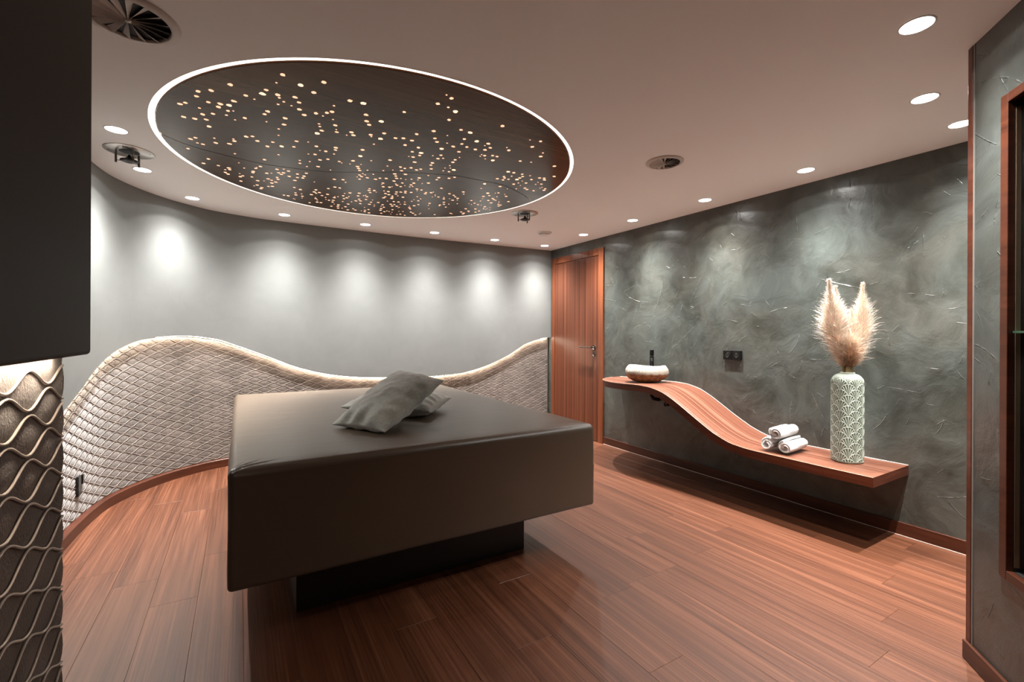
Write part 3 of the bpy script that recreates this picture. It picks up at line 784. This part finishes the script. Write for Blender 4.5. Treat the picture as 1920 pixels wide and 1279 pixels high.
# ------------------------------------------------------------------ basin
bx_, by_, bz_ = 3.235, 2.985, .7785
t = NT('chiselled stone'); v = t.mapping(coord='pos'); sx = t.n('ShaderNodeSeparateXYZ'); t.l(v, sx.inputs[0])
nb_ = t.noise(v, 26, 6, .7); nf = t.noise(v, 150, 3, .6)
hgt = t.math('ADD', t.math('MULTIPLY', t.math('SUBTRACT', sx.outputs['Z'], bz_), 8.0), t.math('MULTIPLY', nb_, .5))
fac = t.math('MULTIPLY', t.math('SUBTRACT', hgt, .80), 9.0)
low = t.ramp(t.noise(v, 40, 4, .65), [(.35, (.10, .035, .012)), (.62, (.30, .15, .07))])
hi = t.ramp(nf, [(.3, (.24, .20, .16)), (.65, (.46, .42, .36))])
cmix = t.n('ShaderNodeMix', data_type='RGBA'); cmix.clamp_factor = True; t.l(fac, cmix.inputs[0]); t.l(low, cmix.inputs[6]); t.l(hi, cmix.inputs[7])
M['stone'] = t.done(cmix.outputs[2], .6, .3, None, t.bump(t.math('ADD', nf, nb_), .6, .006))
M['stone_in'] = plain('polished stone inside', (.34, .36, .31), .25)
basin = thing('stone_basin', 'rough-hewn oval stone wash basin on the high end of the shelf', 'wash basin', (bx_, by_, bz_))
def bowl(prof, name, mat, wob=.0):
    n_ = 72; V = []; F = []
    for j, (r, z) in enumerate(prof):
        for k in range(n_):
            a = 2*PI*k/n_; ex = 1+.02*math.cos(3*a+1)
            dirv = a
            rim = .009*math.cos(2*(a-2.55))*max(0, z/.145)**2
            rr = r*ex*(1+wob*noise.noise(Vector((math.cos(a)*3, math.sin(a)*3, z*20))))
            # long axis lies across the view
            lx, ly = rr*math.cos(a)*1.0, rr*math.sin(a)*.80
            ca, sa = math.cos(-.55), math.sin(-.55)
            V.append((bx_+lx*ca-ly*sa, by_+lx*sa+ly*ca, bz_+z+rim))
    for j in range(len(prof)-1):
        for k in range(n_): F.append((j*n_+k, j*n_+(k+1) % n_, (j+1)*n_+(k+1) % n_, (j+1)*n_+k))
    return part(name, V, F, mat, basin, True)
bowl([(.001, .0), (.10, .0), (.125, .008), (.160, .028), (.186, .055), (.198, .085), (.192, .112), (.176, .134), (.164, .145), (.158, .146)], 'bowl', M['stone'], .03)
bowl([(.158, .146), (.150, .140), (.140, .110), (.115, .065), (.07, .035), (.001, .03)], 'inner_bowl', M['stone_in'])
# faucet
fxp, fyp = 3.405, 3.075
fa = thing('black_faucet', 'slim black pillar tap standing behind the stone basin', 'tap', (fxp, fyp, .772))
MB().lathe([(.0005, 0), (.024, 0), (.024, .006), (.0195, .008), (.0195, .235), (.0005, .235)], 28, (fxp, fyp, .772)).out('body', M['black'], fa, False)
MB().lathe([(.0005, .238), (.0195, .238), (.020, .240), (.020, .292), (.018, .296), (.0005, .296)], 28, (fxp, fyp, .772)).out('lever_cap', M['black'], fa, False)
MB().tube([(fxp-.01, fyp-.008, .772+.215), (fxp-.066, fyp-.060, .772+.210), (fxp-.078, fyp-.071, .772+.197)], .0105, 14).out('spout', M['black'], fa, True)
for f in fa.children:
    bevel(f, .001, 2)
# ------------------------------------------------------------------ socket plate
so_ = thing('double_socket', 'black double power socket on the dark plaster wall above the shelf', 'socket', (XR, 2.275, 1.05))
y0, y1, z0, z1 = 2.196, 2.352, 1.010, 1.088
for a, b in ((y0, (y0+y1)/2-.0008), ((y0+y1)/2+.0008, y1)):
    fr = bevel(MB().box(XR-.020, XR-.0005, a, b, z0, z1).out('plate', M['black'], so_), .003)
    c = ((a+b)/2, (z0+z1)/2)
    rg = MB(); V = []; nn = 28
    for r, x in ((.0235, -.0215), (.0215, -.0215), (.0205, -.0202), (.0235, -.0200)):
        for k in range(nn): V.append((XR+x, c[0]+r*math.cos(2*PI*k/nn), c[1]+r*math.sin(2*PI*k/nn)))
    rg.add(V, [(j*nn+k, j*nn+(k+1) % nn, ((j+1) % 4)*nn+(k+1) % nn, ((j+1) % 4)*nn+k) for j in range(4) for k in range(nn)])
    rg.out('insert_ring', M['black'], fr, True)
    MB().tube([(XR-.0206, c[0], c[1]), (XR-.0201, c[0], c[1])], .0195, 28).out('recess', M['matt_black'], fr)
    for s_ in (-1, 1): MB().box(XR-.0225, XR-.0206, c[0]-.003, c[0]+.003, c[1]+s_*.017-.002, c[1]+s_*.017+.002).out('contact', M['steel'], fr)
# ------------------------------------------------------------------ socket on the left of the quilted panel
x_, y_ = pos(np.array([2.80]), REC-.004); x_, y_ = float(x_[0]), float(y_[0])
ol = thing('panel_socket', 'small black power socket low on the left part of the quilted back panel', 'socket', (x_, y_, .265))
bevel(MB().box(x_-.002, x_+.012, y_-.052, y_+.008, .205, .325).out('plate', M['black'], ol), .002)
bevel(MB().box(x_-.002, x_+.016, y_+.022, y_+.052, .262, .318).out('latch', M['black'], ol), .002)
# ------------------------------------------------------------------ rolled towels
def towel(label, c, ax, L, R, squash, a0, turns=2.05):
    """spiral sheet extruded along its axis; c = centre of the near end at its base"""
    ax = Vector(ax).normalized(); side = Vector((ax.y, -ax.x, 0)).normalized(); up = Vector((0, 0, 1))
    nt, nl = 120, 26; th = R/(turns+.35)
    V = []; F = []
    def ring(f, l, sgn):
        ang = a0+f*turns*2*PI; r = R-th*.5-(th*.97)*f*turns+sgn*th*.42
        r = max(r, .0015)
        g = l/(nl-1); endr = 1-.10*max(0, 1-min(g, 1-g)/.06)**2
        wob = 1+.035*noise.noise(Vector((g*4, math.cos(ang)*1.5, math.sin(ang)*1.5+c[0]*9)))
        bulge = 1+.05*math.sin(g*PI)
        q = Vector(c)+up*R*squash+ax*(L*g+(.007*math.sin(f*9+1) if l == 0 else 0))+side*math.cos(ang)*r*endr*wob*bulge+up*math.sin(ang)*r*squash*endr*wob*bulge
        q += side*noise.noise(Vector((q.x*90, q.y*90, q.z*90)))*.0012+up*noise.noise(Vector((q.y*90, q.z*90, q.x*90)))*.0012
        return q
    for l in range(nl):
        for i in range(nt): V.append(ring(i/(nt-1), l, 1))
        for i in range(nt-1, -1, -1): V.append(ring(i/(nt-1), l, -1))
    M2 = nt*2
    for l in range(nl-1):
        for i in range(M2): F.append((l*M2+i, l*M2+(i+1) % M2, (l+1)*M2+(i+1) % M2, (l+1)*M2+i))
    for l in (0, nl-1):
        for i in range(nt-1):
            F.append((l*M2+i, l*M2+i+1, l*M2+M2-2-i, l*M2+M2-1-i))
    zmin = c[2]
    V = [(p.x, p.y, p.z) for p in V]
    o = part('rolled_towel', V, F, M['towel'], None, True)
    return tag(o, label, 'towel', 'rolled white towels')
zt0 = .433
AX = (.995, .10, 0)
towel('rolled white towel at the bottom right of the towel pile', (3.055, 1.635, zt0), AX, .27, .053, .92, 1.9)
towel('rolled white towel at the bottom left of the towel pile', (3.045, 1.748, zt0), AX, .27, .053, .94, .4)
towel('rolled white towel on top of the towel pile', (3.045, 1.692, zt0+.083), AX, .27, .052, .95, 2.6)
# ------------------------------------------------------------------ vase with fan relief
vx, vy, vz, VH = 3.256, 1.366, .4325, .545
NTH, NZV = 460, 420
th = np.linspace(0, 2*PI, NTH, endpoint=False); zz = np.linspace(0, 1, NZV)
RA, RB = .080, .073
def prof_r(f):
    r = np.ones_like(f)
    top_ = f > .90
    t_ = np.clip((f-.90)/.10, 0, 1)
    r = np.where(top_, .38+.62*np.sqrt(np.clip(1-t_**2.0, 0, 1)), 1.0)
    b_ = f < .012
    return np.where(b_, .94+.06*np.sqrt(np.clip(f/.012, 0, 1)), r)
TH_, ZZ = np.meshgrid(th, zz)
NF = 6; wf = 2*PI/NF; fh = .0325
per = 2*PI*.078/NF
U = TH_/(2*PI)*NF; Zm = ZZ*VH
R_ = per*.5
gro = np.zeros_like(U); hh = np.zeros_like(U); done = np.zeros(U.shape, bool)
for row in range(-2, 19):
    zc = row*fh-.006
    uu = U+(.5 if row % 2 else 0); du = (uu-np.round(uu))*per; dz = Zm-zc
    rr = np.hypot(du, dz*1.12)/R_
    inside = (rr < 1) & (~done)
    ang = np.arctan2(du, dz+.75*R_); ro = np.hypot(du, dz+.75*R_)/R_
    ribs = np.cos(ang*25.0)
    edge = np.clip((1-rr)/.10, 0, 1)
    rib_h = np.where(rr < .82, np.clip(ribs*1.5, -1, 1)*np.clip((ro-.25)/.35, 0, 1), 1.0)
    hgt_ = (.55+.45*rib_h)*np.clip(edge*1.6, 0, 1)
    g = 1-np.clip(hgt_, 0, 1)
    hh = np.where(inside, hgt_, hh); gro = np.where(inside, g, gro); done |= inside
fade = np.clip((.985-ZZ)/.06, 0, 1)*np.clip(ZZ/.02, 0, 1)
disp = (hh-.5)*.0036*fade
pr = prof_r(ZZ)
e_ = 2.6
cs_, sn_ = np.cos(TH_), np.sin(TH_)
sup = (np.abs(cs_)**e_+np.abs(sn_)**e_)**(-1/e_)
bas = sup*pr
VX = (RA*bas+disp*np.clip(pr, .3, 1))*cs_; VY = (RB*bas+disp*np.clip(pr, .3, 1))*sn_
rot = -.55; X_ = VX*math.cos(rot)-VY*math.sin(rot)+vx; Y_ = VX*math.sin(rot)+VY*math.cos(rot)+vy
ZZp = vz+.0005+Zm
VV = np.stack([X_, Y_, ZZp], -1).reshape(-1, 3)
ii, jj = np.meshgrid(np.arange(NTH), np.arange(NZV-1)); i2 = (ii+1) % NTH
FF = np.stack([jj*NTH+ii, jj*NTH+i2, (jj+1)*NTH+i2, (jj+1)*NTH+ii], -1).reshape(-1, 4)
t = NT('crackled celadon glaze'); at = t.n('ShaderNodeAttribute', attribute_name='groove')
nz_ = t.noise(t.mapping(coord='obj'), 90, 4); pat = t.noise(t.mapping(coord='obj'), 9, 3)
cg = t.ramp(t.math('ADD', at.outputs['Fac'], t.math('MULTIPLY', t.math('SUBTRACT', nz_, .5), .25)), [(.12, (.36, .42, .355)), (.45, (.20, .22, .165)), (.85, (.050, .050, .026))])
M['vase'] = t.done(t.mix(t.math('MULTIPLY', pat, .45), cg, (.40, .435, .375)), .35, .5)
vase = thing('fan_relief_vase', 'tall pale green ceramic vase with raised fan-scale relief on the shelf', 'vase', (vx, vy, vz))
vo = part('vase_body', VV, FF, M['vase'], vase, True)
al = vo.data.attributes.new('groove', 'FLOAT', 'POINT'); al.data.foreach_set('value', (gro*fade).reshape(-1).astype(np.float32))
RN = .036
MB().lathe([(RN+.002, VH-.001), (RN+.004, VH+.006), (RN, VH+.009), (RN-.005, VH+.004), (RN-.006, VH-.08)], 40, (vx, vy, vz)).out('vase_neck', plain('pale glaze', (.42, .46, .40), .35), vase, True)
# ------------------------------------------------------------------ pampas grass
t = NT('pampas fluff'); at = t.n('ShaderNodeAttribute', attribute_name='tone')
M['fluff'] = t.done(t.ramp(at.outputs['Fac'], [(0, (.20, .085, .035)), (.30, (.62, .40, .25)), (.62, (.78, .62, .49)), (1, (.90, .81, .71))]), .8, .15)
t.b.inputs['Subsurface Weight'].default_value = .15; t.b.inputs['Subsurface Scale'].default_value = .01
M['stalk'] = plain('dry stalk', (.30, .24, .12), .6, bump=.3)
Rt = Vector((.859, -.512, 0)); Dp = Vector((.512, .859, 0)); Up = Vector((0, 0, 1))
nk = Vector((vx, vy, vz+VH))
def plume(label, pts, wid, count, seed, tone0=0.0):
    rg = np.random.RandomState(seed)
    ctl = [nk+Rt*a+Dp*b+Up*c for a, b, c in pts]
    cx = catmull(np.linspace(0, 1, len(ctl)), [p.x for p in ctl]); cy = catmull(np.linspace(0, 1, len(ctl)), [p.y for p in ctl]); cz = catmull(np.linspace(0, 1, len(ctl)), [p.z for p in ctl])
    root = thing('pampas_plume', label, 'dried grass', tuple(nk), 'pampas plumes in the vase')
    u = np.linspace(0, 1, 24)
    MB().tube([(float(cx(a)), float(cy(a)), float(cz(a))) for a in u], [(.0125 if a < .30 else .0125-.0105*min(1, (a-.30)/.10)) for a in u], 9).out('stalk', M['stalk'], root, True)
    VV = []; FF = []; TT = []
    s0 = .27
    for i in range(int(count*1.9)):
        f = s0+(1-s0)*rg.rand()**.9
        g = (f-s0)/(1-s0)
        p = np.array([float(cx(f)), float(cy(f)), float(cz(f))])
        e = .01; tg = np.array([float(cx(min(1, f+e))-cx(f-e)), float(cy(min(1, f+e))-cy(f-e)), float(cz(min(1, f+e))-cz(f-e))]); tg /= np.linalg.norm(tg)+1e-9
        a = rg.rand()*2*PI
        b1 = np.cross(tg, [0, 0, 1.0]) if abs(tg[2]) < .99 else np.array([1.0, 0, 0]); b1 /= np.linalg.norm(b1); b2 = np.cross(tg, b1)
        out = b1*math.cos(a)+b2*math.sin(a)
        L = wid*(.45+.75*rg.rand())*(.60+1.1*math.sin(min(1, g*1.05+.05)*PI)**.8)*(1.25 if rg.rand() < .08 else 1)*(1-.6*g**4)
        rise = .75+1.3*rg.rand()
        d0 = out*.75+tg*rise; d0 /= np.linalg.norm(d0)
        k = 6; q = p.copy(); dd = d0.copy(); w0 = .0006+.0006*rg.rand()
        sd = np.cross(dd, out+.3*tg+rg.randn(3)*.5); sd /= np.linalg.norm(sd)+1e-9
        base = len(VV)
        tone = .30+.6*rg.rand()
        curl = out*(-.05+.40*rg.rand())+np.array([0, 0, .02-.22*rg.rand()])+rg.randn(3)*.22
        for j in range(k+1):
            h = j/k; w = w0*(1-.80*h)*(.6+.8*math.sin(h*PI*.9+.3))
            wig = sd*.0030*math.sin(h*16+i)*h
            VV.append(q-sd*w+wig); VV.append(q+sd*w+wig)
            tt = min(1, max(0, -.04+.25*tone+.92*h**.8+.15*g-tone0*1.2*(1-g))); TT += [tt, tt]
            q = q+dd*L/k; dd = dd+curl*.28+rg.randn(3)*.10; dd /= np.linalg.norm(dd)
        for j in range(k): FF.append((base+j*2, base+j*2+1, base+j*2+3, base+j*2+2))
    fo = part('plume', np.array(VV), FF, M['fluff'], root, False)
    al = fo.data.attributes.new('tone', 'FLOAT', 'POINT'); al.data.foreach_set('value', np.array(TT, np.float32))
    fo['kind'] = 'stuff'
    return root
plume('tall pale pampas plume leaning left out of the vase', [(-.008, .006, -.12), (-.018, .005, .02), (-.045, .01, .16), (-.085, .015, .33), (-.118, .0, .580)], .082, 4200, 1, .1)
plume('pale pampas plume standing upright just right of the tallest one', [(.0, .012, -.12), (-.004, .02, .03), (-.012, .035, .17), (-.030, .04, .33), (-.050, .04, .545)], .072, 3200, 2, .15)
plume('pampas plume with pointed tip leaning right out of the vase', [(.010, .004, -.12), (.020, .0, .02), (.048, -.005, .16), (.085, .0, .32), (.094, .0, .560)], .076, 3800, 3, .1)
plume('short pampas plume in the middle between the taller plumes', [(.006, -.010, -.12), (.012, -.015, .02), (.018, -.02, .10), (.022, -.015, .21), (.018, -.01, .39)], .066, 2400, 4, .35)
plume('low brownish pampas plume at the front of the bunch', [(-.010, -.014, -.12), (-.012, -.02, .02), (-.010, -.035, .09), (-.015, -.045, .17), (-.03, -.05, .27)], .062, 1800, 5, .5)
